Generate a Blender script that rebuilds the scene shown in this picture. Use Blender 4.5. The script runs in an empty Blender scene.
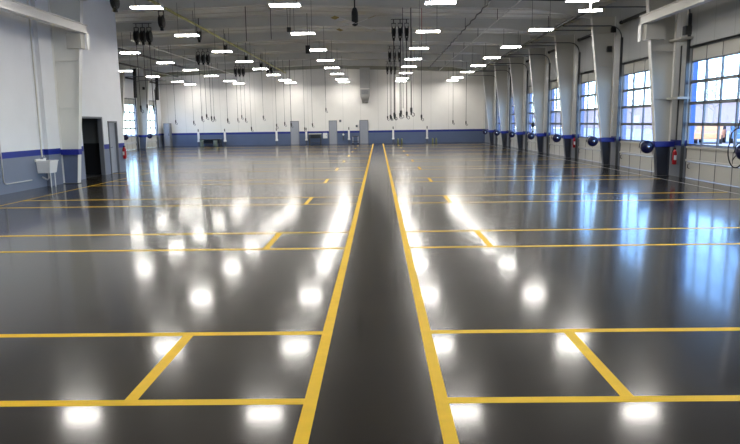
import bpy, math, random
from mathutils import Vector, Matrix
R = random.Random(7)
sc = bpy.context.scene
C = sc.collection
PI = math.pi

# ------------------------------------------------------------------ materials
def lin(c):
    return tuple(((v/255)/12.92 if v/255 <= .04045 else ((v/255+.055)/1.055)**2.4) for v in c)

def mat(name, rgb, rough=.5, metal=0., var=.06, scale=3., bump=0., bscale=60., spec=.5):
    """Principled with a noise that varies the colour a little (procedural)."""
    m = bpy.data.materials.new(name); m.use_nodes = True
    n = m.node_tree.nodes; l = m.node_tree.links
    b = n['Principled BSDF']
    b.inputs['Roughness'].default_value = rough
    b.inputs['Metallic'].default_value = metal
    b.inputs['Specular IOR Level'].default_value = spec
    c = lin(rgb)
    geo = n.new('ShaderNodeNewGeometry')
    nz = n.new('ShaderNodeTexNoise'); nz.inputs['Scale'].default_value = scale; nz.inputs['Detail'].default_value = 3
    l.new(geo.outputs['Position'], nz.inputs['Vector'])
    mx = n.new('ShaderNodeMix'); mx.data_type = 'RGBA'
    mx.inputs['A'].default_value = tuple(v*(1-var) for v in c)+(1,)
    mx.inputs['B'].default_value = tuple(min(1, v*(1+var)) for v in c)+(1,)
    l.new(nz.outputs['Fac'], mx.inputs['Factor'])
    l.new(mx.outputs['Result'], b.inputs['Base Color'])
    if bump:
        n2 = n.new('ShaderNodeTexNoise'); n2.inputs['Scale'].default_value = bscale; n2.inputs['Detail'].default_value = 2
        l.new(geo.outputs['Position'], n2.inputs['Vector'])
        bp = n.new('ShaderNodeBump'); bp.inputs['Strength'].default_value = bump; bp.inputs['Distance'].default_value = .002
        l.new(n2.outputs['Fac'], bp.inputs['Height']); l.new(bp.outputs['Normal'], b.inputs['Normal'])
    return m

def wall_mat(name, white, blue, grey, z0=.94, z1=1.11, seam=0., axis=0, rough=.45):
    """paint scheme of the hall: grey-blue wainscot, blue stripe, white above; faint panel joints"""
    m = bpy.data.materials.new(name); m.use_nodes = True
    n = m.node_tree.nodes; l = m.node_tree.links
    b = n['Principled BSDF']; b.inputs['Roughness'].default_value = rough
    geo = n.new('ShaderNodeNewGeometry'); sp = n.new('ShaderNodeSeparateXYZ')
    l.new(geo.outputs['Position'], sp.inputs[0])
    def gt(v):
        q = n.new('ShaderNodeMath'); q.operation = 'GREATER_THAN'; q.inputs[1].default_value = v
        l.new(sp.outputs['Z'], q.inputs[0]); return q
    nz = n.new('ShaderNodeTexNoise'); nz.inputs['Scale'].default_value = 1.3; nz.inputs['Detail'].default_value = 5
    l.new(geo.outputs['Position'], nz.inputs['Vector'])
    def mix(fac, a, bcol):
        q = n.new('ShaderNodeMix'); q.data_type = 'RGBA'
        l.new(fac, q.inputs['Factor'])
        for k, s in (('A', a), ('B', bcol)):
            if isinstance(s, tuple): q.inputs[k].default_value = s+(1,)
            else: l.new(s, q.inputs[k])
        return q.outputs['Result']
    w = lin(white); g = lin(grey)
    wv = mix(nz.outputs['Fac'], tuple(x*.94 for x in w), tuple(min(1, x*1.05) for x in w))
    gv = mix(nz.outputs['Fac'], tuple(x*.88 for x in g), tuple(x*1.1 for x in g))
    if seam:
        mo = n.new('ShaderNodeMath'); mo.operation = 'PINGPONG'; mo.inputs[1].default_value = seam/2
        l.new(sp.outputs['XYZ'[axis]], mo.inputs[0])
        lt = n.new('ShaderNodeMath'); lt.operation = 'LESS_THAN'; lt.inputs[1].default_value = .012
        l.new(mo.outputs[0], lt.inputs[0])
        wv = mix(lt.outputs[0], wv, tuple(x*.72 for x in w))
    c1 = mix(gt(z0).outputs[0], gv, lin(blue))
    c2 = mix(gt(z1).outputs[0], c1, wv)
    l.new(c2, b.inputs['Base Color'])
    return m

def emit(name, rgb, strength):
    m = bpy.data.materials.new(name); m.use_nodes = True
    n = m.node_tree.nodes; n.clear()
    e = n.new('ShaderNodeEmission'); e.inputs['Color'].default_value = rgb+(1,); e.inputs['Strength'].default_value = strength
    o = n.new('ShaderNodeOutputMaterial'); m.node_tree.links.new(e.outputs[0], o.inputs[0])
    return m

def glass_mat(name, tint=(1, 1, 1)):
    m = bpy.data.materials.new(name); m.use_nodes = True
    n = m.node_tree.nodes; n.clear(); l = m.node_tree.links
    t = n.new('ShaderNodeBsdfTransparent'); t.inputs['Color'].default_value = tint+(1,)
    g = n.new('ShaderNodeBsdfGlossy'); g.inputs['Roughness'].default_value = .02
    lw = n.new('ShaderNodeLayerWeight'); lw.inputs['Blend'].default_value = .5
    pw = n.new('ShaderNodeMath'); pw.operation = 'POWER'; pw.inputs[1].default_value = 5
    f = n.new('ShaderNodeMath'); f.operation = 'MULTIPLY_ADD'; f.inputs[1].default_value = .9; f.inputs[2].default_value = .04
    l.new(lw.outputs['Facing'], pw.inputs[0]); l.new(pw.outputs[0], f.inputs[0])
    x = n.new('ShaderNodeMixShader'); o = n.new('ShaderNodeOutputMaterial')
    l.new(f.outputs[0], x.inputs[0]); l.new(t.outputs[0], x.inputs[1]); l.new(g.outputs[0], x.inputs[2]); l.new(x.outputs[0], o.inputs[0])
    return m

def floor_mat():
    m = bpy.data.materials.new('polished_epoxy'); m.use_nodes = True
    n = m.node_tree.nodes; l = m.node_tree.links; b = n['Principled BSDF']
    geo = n.new('ShaderNodeNewGeometry')
    big = n.new('ShaderNodeTexNoise'); big.inputs['Scale'].default_value = .8; big.inputs['Detail'].default_value = 5
    l.new(geo.outputs['Position'], big.inputs['Vector'])
    fine = n.new('ShaderNodeTexNoise'); fine.inputs['Scale'].default_value = 140; fine.inputs['Detail'].default_value = 2
    l.new(geo.outputs['Position'], fine.inputs['Vector'])
    r = n.new('ShaderNodeValToRGB'); r.color_ramp.elements[0].position = .3; r.color_ramp.elements[1].position = .75
    r.color_ramp.elements[0].color = (.025, .0215, .0165, 1); r.color_ramp.elements[1].color = (.043, .037, .029, 1)
    l.new(big.outputs['Fac'], r.inputs['Fac'])
    mx = n.new('ShaderNodeMix'); mx.data_type = 'RGBA'; mx.blend_type = 'MULTIPLY'; mx.inputs['Factor'].default_value = .35
    l.new(r.outputs['Color'], mx.inputs['A']); l.new(fine.outputs['Fac'], mx.inputs['B'])
    l.new(mx.outputs['Result'], b.inputs['Base Color'])
    mr = n.new('ShaderNodeMapRange'); mr.inputs['To Min'].default_value = .085; mr.inputs['To Max'].default_value = .13
    l.new(big.outputs['Fac'], mr.inputs['Value']); l.new(mr.outputs['Result'], b.inputs['Coat Roughness']); b.inputs['Roughness'].default_value = .24
    b.inputs['IOR'].default_value = 1.4
    b.inputs['Specular IOR Level'].default_value = .07; b.inputs['Coat Weight'].default_value = .66; b.inputs['Coat IOR'].default_value = 1.3
    bp = n.new('ShaderNodeBump'); bp.inputs['Strength'].default_value = .05; bp.inputs['Distance'].default_value = .001
    l.new(fine.outputs['Fac'], bp.inputs['Height']); l.new(bp.outputs['Normal'], b.inputs['Normal'])
    return m

M = {}
M['floor'] = floor_mat()
M['yellow'] = mat('yellow_line_paint', (228, 184, 12), .5, var=.12, scale=9, spec=.25)
M['wall_left'] = wall_mat('painted_block_left', (232, 234, 238), (14, 38, 138), (122, 130, 148))
M['wall_far'] = wall_mat('painted_panel_far', (226, 224, 220), (8, 34, 124), (82, 97, 128), seam=1.5, axis=0)
M['wall_right'] = wall_mat('shaded_panel_right', (172, 175, 176), (14, 32, 118), (120, 126, 136), seam=1.0, axis=1)  # white greyed here: this wall's shading is put into its colour
M['ceiling'] = mat('ceiling_liner', (226, 226, 220), .7, var=.08, scale=.7)
M['rafter'] = mat('rafter_paint', (205, 205, 200), .5, var=.05)
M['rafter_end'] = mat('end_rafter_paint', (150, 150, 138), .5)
M['col'] = mat('column_white_paint', (190, 188, 179), .4, var=.04, scale=1.5)  # greyer white: the backlit tone is put into the colour
M['col_lit'] = mat('column_white_paint_lit', (226, 226, 220), .4, var=.04, scale=1.5)  # lighter copy of the column paint, its stronger light put into the colour
M['flange'] = mat('flange_white_paint', (226, 226, 222), .35, var=.03)
M['blue'] = mat('blue_band_paint', (22, 36, 140), .4, var=.08)
M['navy'] = mat('dark_slate_paint', (46, 52, 64), .35, var=.1)
M['slate_l'] = mat('grey_blue_paint', (104, 116, 142), .4, var=.08)
M['door_white'] = mat('door_white_enamel', (192, 191, 184), .4, var=.03)
M['seam'] = mat('door_seam_grey', (70, 72, 74), .5)
M['alu'] = mat('grey_aluminium', (112, 116, 122), .35, .4)
M['steel'] = mat('galvanised_track', (78, 82, 86), .4, .6)
M['dark'] = mat('black_metal', (26, 26, 28), .45, var=.15)
M['black'] = mat('black_rubber', (16, 16, 18), .5, var=.15)
M['hose'] = mat('dark_hose_rubber', (40, 38, 38), .55, var=.1)
M['glass'] = glass_mat('clear_door_glass')
M['jamb_blue'] = mat('exterior_jamb_blue', (88, 126, 200), .5, var=.05)
M['jamb_lav'] = mat('exterior_jamb_lavender', (160, 166, 206), .5, var=.05)  # jambs of the other doors, paler than those of the nearest door
M['concrete'] = mat('exterior_concrete', (196, 194, 190), .8, var=.08, scale=.5)
M['brick'] = mat('far_brick_wall', (216, 180, 174), .8, var=.08, scale=2)
M['roofing'] = mat('pale_roofing', (190, 190, 192), .7)
M['bark'] = mat('pale_bark', (150, 140, 130), .9, var=.2, scale=5)
M['white'] = mat('white_plastic', (232, 232, 230), .35, var=.03)
M['whitebeam'] = mat('white_beam_paint', (216, 214, 208), .35, var=.03)
M['grey_door'] = mat('grey_door_paint', (150, 154, 164), .4, var=.04)
M['grey_frame'] = mat('grey_frame_paint', (110, 114, 122), .4)
M['chrome'] = mat('chrome', (200, 200, 205), .15, 1.)
M['red'] = mat('red_enamel', (176, 22, 34), .3, var=.08)
M['reel_blue'] = mat('blue_reel_enamel', (10, 16, 58), .3, var=.1)
M['ygas'] = mat('yellow_pipe_paint', (150, 146, 62), .45, var=.1)
M['copper'] = mat('orange_pipe', (186, 120, 92), .4, var=.1)
M['palered'] = mat('pale_red_cord', (170, 120, 116), .5)
M['duct'] = mat('duct_grey_metal', (176, 176, 174), .4, .2, var=.1)
M['green'] = mat('grey_green_enamel', (104, 118, 108), .45, var=.15)
M['ygreen'] = mat('yellow_green_enamel', (134, 142, 100), .4, var=.1)
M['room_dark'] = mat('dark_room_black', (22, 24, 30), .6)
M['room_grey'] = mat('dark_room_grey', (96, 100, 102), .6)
M['car_blue'] = mat('car_blue_paint', (96, 128, 168), .25, .3)
M['car_orange'] = mat('orange_paint', (232, 160, 110), .4)
M['tip'] = mat('ochre_blade_tip', (160, 140, 60), .5)
M['led'] = emit('lamp_lens_glow', (1., .955, .89), 108.)
M['led_side'] = emit('lamp_lens_side_glow', (1., .955, .89), 52.)

# ------------------------------------------------------------------ mesh builder
class MB:
    def __init__(s): s.v = []; s.f = []; s.m = []; s.s = []
    def add(s, vs, fs, mi=0, smooth=False):
        o = len(s.v); s.v += [tuple(map(float, v)) for v in vs]
        for f in fs: s.f.append([i+o for i in f]); s.m.append(mi); s.s.append(smooth)
        return s
    def box(s, x0, x1, y0, y1, z0, z1, mi=0):
        vs = [(x, y, z) for x in (x0, x1) for y in (y0, y1) for z in (z0, z1)]
        return s.add(vs, [(0, 1, 3, 2), (4, 6, 7, 5), (0, 4, 5, 1), (2, 3, 7, 6), (0, 2, 6, 4), (1, 5, 7, 3)], mi)
    def hexa(s, lo, hi, mi=0):
        """lo, hi: four points each, same winding"""
        return s.add(list(lo)+list(hi), [(3, 2, 1, 0), (4, 5, 6, 7), (0, 1, 5, 4), (1, 2, 6, 5), (2, 3, 7, 6), (3, 0, 4, 7)], mi)
    def tube(s, path, r, n=8, mi=0, cap=True):
        P = [Vector(p) for p in path]; rs = r if isinstance(r, (list, tuple)) else [r]*len(P)
        rings = []; up0 = None
        for i, p in enumerate(P):
            t = (P[min(i+1, len(P)-1)]-P[max(i-1, 0)]).normalized()
            if up0 is None:
                up0 = t.orthogonal().normalized()
            a = (up0-t*up0.dot(t))
            a = a.normalized() if a.length > 1e-6 else t.orthogonal().normalized()
            up0 = a; b = t.cross(a)
            rings.append([p+(a*math.cos(2*PI*k/n)+b*math.sin(2*PI*k/n))*rs[i] for k in range(n)])
        vs = [v for g in rings for v in g]; fs = []
        for i in range(len(P)-1):
            for k in range(n):
                k2 = (k+1) % n
                fs.append((i*n+k, i*n+k2, (i+1)*n+k2, (i+1)*n+k))
        s.add(vs, fs, mi, True)
        if cap:
            s.add(rings[0], [tuple(reversed(range(n)))], mi); s.add(rings[-1], [tuple(range(n))], mi)
        return s
    def lathe(s, prof, cen, axis='Z', n=20, mi=0):
        """prof: (radius, height) pairs about an axis through cen"""
        vs = []
        for r, h in prof:
            for k in range(n):
                a = 2*PI*k/n; p = (r*math.cos(a), r*math.sin(a), h)
                if axis == 'Y': p = (p[0], p[2], p[1])
                if axis == 'X': p = (p[2], p[0], p[1])
                vs.append((p[0]+cen[0], p[1]+cen[1], p[2]+cen[2]))
        fs = []
        for i in range(len(prof)-1):
            for k in range(n):
                k2 = (k+1) % n; fs.append((i*n+k, i*n+k2, (i+1)*n+k2, (i+1)*n+k))
        fs.append(tuple(reversed(range(n)))); fs.append(tuple(range((len(prof)-1)*n, len(prof)*n)))
        return s.add(vs, fs, mi, True)
    def build(s, name, mats, parent=None, origin=(0, 0, 0), bevel=0.):
        me = bpy.data.meshes.new(name)
        o = origin
        me.from_pydata([(v[0]-o[0], v[1]-o[1], v[2]-o[2]) for v in s.v], [], s.f)
        if not isinstance(mats, (list, tuple)): mats = [mats]
        for m in mats: me.materials.append(m)
        me.polygons.foreach_set('material_index', s.m)
        me.polygons.foreach_set('use_smooth', s.s)
        import bmesh
        bm = bmesh.new(); bm.from_mesh(me); bmesh.ops.recalc_face_normals(bm, faces=bm.faces); bm.to_mesh(me); bm.free()
        me.update()
        ob = bpy.data.objects.new(name, me); C.objects.link(ob)
        if parent is not None: ob.parent = parent
        else: ob.location = o
        if bevel:
            b = ob.modifiers.new('bevel', 'BEVEL'); b.width = bevel; b.segments = 2; b.limit_method = 'ANGLE'
        return ob

def tag(o, label=None, cat=None, group=None, kind=None):
    if label: o['label'] = label
    if cat: o['category'] = cat
    if group: o['group'] = group
    if kind: o['kind'] = kind
    return o
def thing(name, loc, label, cat, group=None, kind=None):
    o = bpy.data.objects.new(name, None); C.objects.link(o); o.location = loc
    o.empty_display_size = .1
    return tag(o, label, cat, group, kind)
def dup(o, loc, label, group=None):
    """copy of a thing with copies of its parts and sub-parts"""
    r = o.copy(); C.objects.link(r); r.location = loc; r['label'] = label
    if group: r['group'] = group
    def rec(src, dst):
        for ch in src.children:
            c = ch.copy(); C.objects.link(c); c.parent = dst; rec(ch, c)
    rec(o, r)
    return r
ORD = ['nearest', 'second', 'third', 'fourth', 'fifth', 'sixth', 'seventh', 'eighth', 'ninth', 'tenth', 'eleventh']

# ------------------------------------------------------------------ layout
P = 5.06                                    # frame spacing
YF = [20.0+P*k for k in range(-5, 7)]       # building frames
YE = 55.5                                   # end wall
XR, XL, XLF = 9.1, -10.0, -18.6
YC = 25.3                                   # end of the left block
YB = -6.0
EAVE, RIDGE, XRIDGE = 6.2, 6.62, -4.45
def roof_z(x): return EAVE+(RIDGE-EAVE)*(1-abs(x-XRIDGE)/14.2)

# ------------------------------------------------------------------ setting: floor with its painted lines
fl = MB().box(XLF-.3, XR+.05, YB-.2, YE+.2, -.25, 0).build('floor', M['floor'])
tag(fl, 'dark glossy polished floor of the hall with yellow painted lines', kind='structure')
LW = .085
def line_box(x0, x1, y0, y1): return MB().box(x0, x1, y0, y1, 0, .0012)
line_box(-.4516-LW/2, -.4516+LW/2, .6, 54.7).build('aisle_line', M['yellow'], fl)['label'] = 'long yellow line on the left of the aisle'
line_box(.3819-LW/2, .3819+LW/2, .6, 54.7).build('aisle_line', M['yellow'], fl)['label'] = 'long yellow line on the right of the aisle'
for k in range(0, 10):
    ya, yb = 3.863+P*k, 5.215+P*k
    xl = -8.6 if yb < 24 else -16.5
    for y in (ya, yb):
        if y > 54.7: continue
        line_box(xl, -.4516-LW/2, y-LW/2, y+LW/2).build('cross_line', M['yellow'], fl)
        line_box(.3819+LW/2, 8.3, y-LW/2, y+LW/2).build('cross_line', M['yellow'], fl)
    for x in (-1.62, 1.57):
        line_box(x-LW/2, x+LW/2, ya+LW/2, yb-LW/2).build('short_stroke', M['yellow'], fl)
line_box(-8.65, -8.61, 2, 24.5).build('side_line', M['yellow'], fl)
line_box(8.33, 8.37, 2, 52).build('side_line', M['duct'], fl)['label'] = 'pale painted line along the right wall'

# ------------------------------------------------------------------ walls
bay_doors = []        # (y0, y1) openings on the right wall
for i, y in enumerate(YF):
    off = .67 if abs(y-20) < .1 else .45
    y1 = y-off; y0 = y1-3.42 if abs(y-20) < .1 else y1-3.9
    bay_doors.append((y0, y1))
DH = 3.78
WT = .16
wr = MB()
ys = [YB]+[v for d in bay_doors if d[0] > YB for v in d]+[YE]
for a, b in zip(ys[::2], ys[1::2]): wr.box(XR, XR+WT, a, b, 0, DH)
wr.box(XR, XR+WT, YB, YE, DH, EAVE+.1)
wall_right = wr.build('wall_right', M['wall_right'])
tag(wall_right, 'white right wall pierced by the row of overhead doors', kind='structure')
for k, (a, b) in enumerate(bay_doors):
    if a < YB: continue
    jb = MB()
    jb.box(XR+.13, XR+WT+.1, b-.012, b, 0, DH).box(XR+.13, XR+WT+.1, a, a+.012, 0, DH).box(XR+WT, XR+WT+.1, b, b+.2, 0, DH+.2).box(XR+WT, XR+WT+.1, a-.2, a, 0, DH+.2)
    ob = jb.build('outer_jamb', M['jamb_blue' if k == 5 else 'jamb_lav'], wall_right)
    ob['label'] = 'blue outer jambs' if k == 5 else 'lavender outer jambs'
wf = MB().box(XLF-.3, XR+.3, YE, YE+.25, 0, RIDGE+.15)
tag(wf.build('wall_far', M['wall_far']), 'far end wall, white over a blue stripe and slate wainscot', kind='structure')
tag(MB().box(XLF-.3, XR+.3, YB-.25, YB, 0, RIDGE+.15).build('wall_back', M['wall_far']), 'back wall behind the viewpoint', kind='structure')
# left block wall with the dark doorway and the grey door
D1, D1H = (21.75, 23.35), 2.09
D2, D2H = (23.85, 24.65), 1.95
wl = MB()
wl.box(XL-.12, XL, YB, D1[0], 0, EAVE+.15).box(XL-.12, XL, D1[1], D2[0], 0, EAVE+.15).box(XL-.12, XL, D2[1], YC, 0, EAVE+.15)
wl.box(XL-.12, XL, D1[0], D1[1], D1H, EAVE+.15).box(XL-.12, XL, D2[0], D2[1], D2H, EAVE+.15)
wl.box(XLF, XL-.12, YC-.25, YC, 0, EAVE+.15)
tag(wl.build('wall_left', M['wall_left']), 'near left white wall with a blue stripe over grey wainscot', kind='structure')
tag(MB().box(XL, XL+.13, 19.15, 19.97, 0, EAVE+.1).build('trim_1', M['wall_left']), 'shallow wall pilaster in front of the left column', kind='structure')
# far left wall
LD = [(45.75, 49.65), (50.55, 54.2)]
wl2 = MB()
wl2.box(XLF-WT, XLF, YC-.25, LD[0][0], 0, EAVE+.1).box(XLF-WT, XLF, LD[0][1], LD[1][0], 0, EAVE+.1).box(XLF-WT, XLF, LD[1][1], YE, 0, EAVE+.1)
for a, b in LD: wl2.box(XLF-WT, XLF, a, b, DH, EAVE+.1)
tag(wl2.build('wall_left_far', M['wall_left']), 'recessed far left wall with two overhead doors', kind='structure')
# ceiling
ce = MB()
xs = [XLF-.3, XRIDGE, XR+.35]
for a, b in zip(xs, xs[1:]):
    za, zb = roof_z(a), roof_z(b)
    ce.hexa([(a, YB-.25, za), (b, YB-.25, zb), (b, YE+.25, zb), (a, YE+.25, za)], [(a, YB-.25, za+.2), (b, YB-.25, zb+.2), (b, YE+.25, zb+.2), (a, YE+.25, za+.2)])
ceil = ce.build('ceiling', M['ceiling'])
tag(ceil, 'grey low pitched ceiling with rafters and purlins', kind='structure')
pu = MB()
for k in range(43):
    y = 10+k*1.04
    for a, b in ((XLF, XRIDGE), (XRIDGE, XR)):
        za, zb = roof_z(a), roof_z(b)
        pu.hexa([(a, y-.02, za-.04), (b, y-.02, zb-.04), (b, y+.02, zb-.04), (a, y+.02, za-.04)], [(a, y-.02, za+.01), (b, y-.02, zb+.01), (b, y+.02, zb+.01), (a, y+.02, za+.01)])
pu.build('liner_strap', M['whitebeam'], ceil)

# rafters: I-beams deepening towards the columns
def rafter(y, xa, xb, idx, deep_left=True, deep_right=True, mt='rafter'):
    pts = []
    if deep_left: pts += [(xa, 5.52), (xa+2.4, 5.92)]
    else: pts += [(xa, 5.88)]
    pts += [(XRIDGE, 6.2 if deep_right else 6.36)]
    if deep_right: pts += [(xb-2.4, 5.92), (xb, 5.52)]
    else: pts += [(xb, 5.88)]
    m = MB()
    for (x0, z0), (x1, z1) in zip(pts, pts[1:]):
        t0, t1 = roof_z(x0)-.005, roof_z(x1)-.005
        m.hexa([(x0, y-.015, z0), (x1, y-.015, z1), (x1, y+.015, z1), (x0, y+.015, z0)], [(x0, y-.015, t0), (x1, y-.015, t1), (x1, y+.015, t1), (x0, y+.015, t0)])
        m.hexa([(x0, y-.1, z0-.02), (x1, y-.1, z1-.02), (x1, y+.1, z1-.02), (x0, y+.1, z0-.02)], [(x0, y-.1, z0), (x1, y-.1, z1), (x1, y+.1, z1), (x0, y+.1, z0)])
    o = m.build('trim_%d' % idx, M[mt]); tag(o, 'grey steel roof rafter crossing the hall', kind='structure')
ri = 2
for y in YF[4:]:
    rafter(y, (-8.95 if y < YC-.6 else XLF+.55), 8.05, ri); ri += 1
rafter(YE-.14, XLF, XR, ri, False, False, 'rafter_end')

# ------------------------------------------------------------------ columns
def column(y, side, label, xin0, taper, xout, zt=5.56, up='col', low='navy', name='steel_column'):
    """tapered I column; side=+1: flange that faces the room is on the -X side"""
    t = thing(name, (xout, y, 0), label, 'column', kind='structure', group='tapered steel columns')
    def seg(z0, z1, nm, m, flm=None, grow=0.):
        w = MB()
        a0, a1 = xin0-side*taper*z0, xin0-side*taper*z1
        g = grow
        w.hexa([(a0, y-.012-g, z0), (xout, y-.012-g, z0), (xout, y+.012+g, z0), (a0, y+.012+g, z0)],
               [(a1, y-.012-g, z1), (xout, y-.012-g, z1), (xout, y+.012+g, z1), (a1, y+.012+g, z1)])
        o = w.build(nm, m, t, t.location)
        f = MB(); d = side*.02
        f.hexa([(a0-d, y-.1-g, z0), (a0, y-.1-g, z0), (a0, y+.1+g, z0), (a0-d, y+.1+g, z0)],
               [(a1-d, y-.1-g, z1), (a1, y-.1-g, z1), (a1, y+.1+g, z1), (a1-d, y+.1+g, z1)])
        f.box(min(xout-.02, xout+.0), max(xout-.02, xout), y-.1, y+.1, z0, z1)
        f.build('flange', flm or m, o, t.location)
        return o
    seg(0, .9, 'lower_shaft', M[low], M['flange'] if low == 'slate_l' else None)
    ai = xin0-side*taper*.98-side*.035; ao = xout+side*.13 if side > 0 else xout
    MB().box(min(ai, ao), max(ai, ao), y-.115, y+.115, .9, 1.07).build('blue_band', M['blue'], t, t.location)
    seg(.9, 1.07, 'band_shaft', M['blue'])
    s = seg(1.07, zt, 'upper_shaft', M[up], M['flange'])
    bp = MB().box(min(xin0-side*.05, xout), max(xin0-side*.05, xout), y-.13, y+.13, 0, .02).build('base_plate', M['steel'], t, t.location)
    # stiffener seams
    st = MB()
    for z in (2.35, 3.75, 4.95):
        a = xin0-side*taper*z
        st.box(min(a, xout), max(a, xout), y-.085, y+.085, z-.008, z+.008)
    st.build('stiffener', M[up], t, t.location)
    return t
rcols = []
for k, y in enumerate(YF[5:]):
    lab = 'white tapered steel column on the right wall, %s from the camera, slate base and blue band' % ORD[k]
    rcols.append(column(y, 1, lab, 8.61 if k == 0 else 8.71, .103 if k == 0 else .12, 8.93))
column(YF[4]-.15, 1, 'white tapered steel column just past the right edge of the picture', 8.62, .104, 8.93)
column(20.0, -1, 'white tapered steel column on the near left wall beside the doorway', -9.43, .095, -9.86, up='col_lit', low='slate_l')
column(45.3, -1, 'white tapered steel column before the two far left doors', -18.12, .104, XLF+.01, low='slate_l')
column(50.1, -1, 'white tapered steel column between the two far left doors', -18.12, .104, XLF+.01, low='slate_l')

# ------------------------------------------------------------------ overhead doors
def overhead_door(name, y0, y1, x, side, label, npane, tracks=True):
    """side=+1: door on the right wall (room towards -X)"""
    t = thing(name, (x, (y0+y1)/2, 0), label, 'overhead door', kind='structure', group='overhead sectional doors')
    O = t.location; xi, xo = x, x+side*.05
    X0, X1 = min(xi, xo), max(xi, xo)
    w = (y1-y0)/npane
    rows = [(.0, .49), (.49, .97), (.97, 1.58), (1.58, 2.19), (2.19, 2.80), (2.80, 3.40), (3.40, DH)]
    for i, (za, zb) in enumerate(rows):
        if 2 <= i <= 5:
            f = MB()
            f.box(X0, X1, y0, y1, za, za+.045).box(X0, X1, y0, y1, zb-.045, zb)
            for k in range(npane+1):
                yy = y0+k*w; hw = .028
                f.box(X0, X1, max(y0, yy-hw), min(y1, yy+hw), za, zb)
            o = f.build('window_section', M['alu'], t, O)
            g = MB()
            for k in range(npane):
                g.box(x+side*.02, x+side*.026, y0+k*w+.02, y0+(k+1)*w-.02, za+.04, zb-.04)
            g.build('window_glass', M['glass'], o, O)
        else:
            f = MB().box(X0, X1, y0, y1, za+.006, zb-.006)
            xs0, xs1 = (X0-.006, X0+.002) if side > 0 else (X1-.002, X1+.006)
            for k in range(npane+1):
                yy = min(max(y0+k*w, y0+.02), y1-.02); f.box(xs0, xs1, yy-.013, yy+.013, za+.01, zb-.01, 1)
            f.box(xs0, xs1, y0, y1, zb-.014, zb-.004, 1)
            f.build('door_panel', [M['door_white'], M['seam']], t, O)
    xb0, xb1 = (X0-.04, X0) if side > 0 else (X1, X1+.04)
    MB().box(xb0, xb1, y0+.05, y1-.05, .50, .56).box(xb0, xb1, y0+.05, y1-.05, .885, .94).build('stiffening_rail', M['door_white'], t, O)
    MB().box(min(x-side*.06, x), max(x-side*.06, x), y0-.05, y1+.05, DH-.02, DH+.05).build('head_angle', M['steel'], t, O)
    if tracks:
        for yy in (y0-.03, y1+.03):
            m = MB()
            tx = x-side*.10
            m.box(min(tx, tx-side*.05), max(tx, tx-side*.05), yy-.02, yy+.02, 0, 4.75)
            m.box(min(x, tx), max(x, tx), yy-.012, yy+.012, 0, 4.75)
            pth = [(tx-side*.025, yy, 4.75)]+[(tx-side*(.025+.42*(1-math.cos(a))), yy, 4.75+.42*math.sin(a)) for a in (.3, .6, .9, 1.2, PI/2)]+[(tx-side*2.2, yy, 5.19)]
            m.tube(pth, .02, 6)
            m.build('track', M['steel'], t, O)
        s = MB(); sx = x-side*.16
        s.tube([(sx, y0-.1, 5.28), (sx, y1+.1, 5.28)], .022, 8)
        s.tube([(sx, y0+.3, 5.28), (sx, y1-.25, 5.28)], .062, 10)
        s.lathe([(.07, -.04), (.07, .04)], (sx, y0-.02, 5.28), 'Y', 14).lathe([(.07, -.04), (.07, .04)], (sx, y1+.02, 5.28), 'Y', 14)
        s.build('torsion_shaft', M['dark'], t, O)
    hx = x-side*.05
    MB().tube([(hx, y1-.35, .3), (hx-side*.05, y1-.35, .32), (hx-side*.05, y1-.35, .42), (hx, y1-.35, .44)], .012, 6).build('lift_handle', M['dark'], t, O)
    return t
dn = 1
for k, (a, b) in enumerate(bay_doors):
    if a < 9: continue
    j = k-5
    if j < 0: lab = 'white overhead door at the right edge of the picture, mostly out of frame'
    else: lab = 'white sectional overhead door with four glazed rows, %s of those on the right wall' % ORD[j]
    overhead_door('door_%d' % dn, a+.012, b-.012, XR+.06, 1, lab, 4); dn += 1
overhead_door('door_%d' % dn, LD[0][0]+.01, LD[0][1]-.01, XLF-.06, -1, 'overhead door on the far left wall, nearer of the two', 4); dn += 1
overhead_door('door_%d' % dn, LD[1][0]+.01, LD[1][1]-.01, XLF-.06, -1, 'overhead door on the far left wall, next to the far corner', 3); dn += 1

# mid-bay post above the nearest door
tag(MB().box(XR-.12, XR-.02, 16.35, 16.47, DH+.06, 6.15).build('trim_%d' % (ri+1), M['steel']), 'dark post above the nearest overhead door', kind='structure')
gt = MB()
for z in (2.35, 4.05): gt.box(8.75, XR, 19.18, 19.96, z-.03, z+.03)
tag(gt.build('trim_%d' % (ri+2), M['col']), 'short white girts between the nearest right column and its door', kind='structure')
tag(MB().box(XR-.04, XR, 19.84, 19.86, 1.11, 3.9).build('trim_%d' % (ri+3), M['seam']), 'dark strip drawn for the shaded gap beside the nearest right column', kind='structure')  # shade of the gap by the column, modelled as a dark strip

# doorway (left) : open dark room behind it
al = MB()
x0, x1 = XL-2.6, XL-.12
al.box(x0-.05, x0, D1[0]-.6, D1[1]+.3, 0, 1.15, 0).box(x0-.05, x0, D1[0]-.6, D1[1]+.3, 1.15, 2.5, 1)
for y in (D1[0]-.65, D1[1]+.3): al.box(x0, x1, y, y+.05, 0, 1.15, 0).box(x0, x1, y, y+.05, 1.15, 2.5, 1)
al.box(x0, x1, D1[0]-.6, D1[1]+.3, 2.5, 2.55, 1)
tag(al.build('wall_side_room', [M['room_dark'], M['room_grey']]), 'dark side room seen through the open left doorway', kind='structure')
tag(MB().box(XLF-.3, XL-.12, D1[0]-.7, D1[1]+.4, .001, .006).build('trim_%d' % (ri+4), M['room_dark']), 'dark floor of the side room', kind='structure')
fr = thing('door_%d' % dn, (XL, sum(D1)/2, 0), 'tall open doorway with a dark grey frame in the near left wall', 'doorway', kind='structure'); dn += 1
m = MB()
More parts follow.
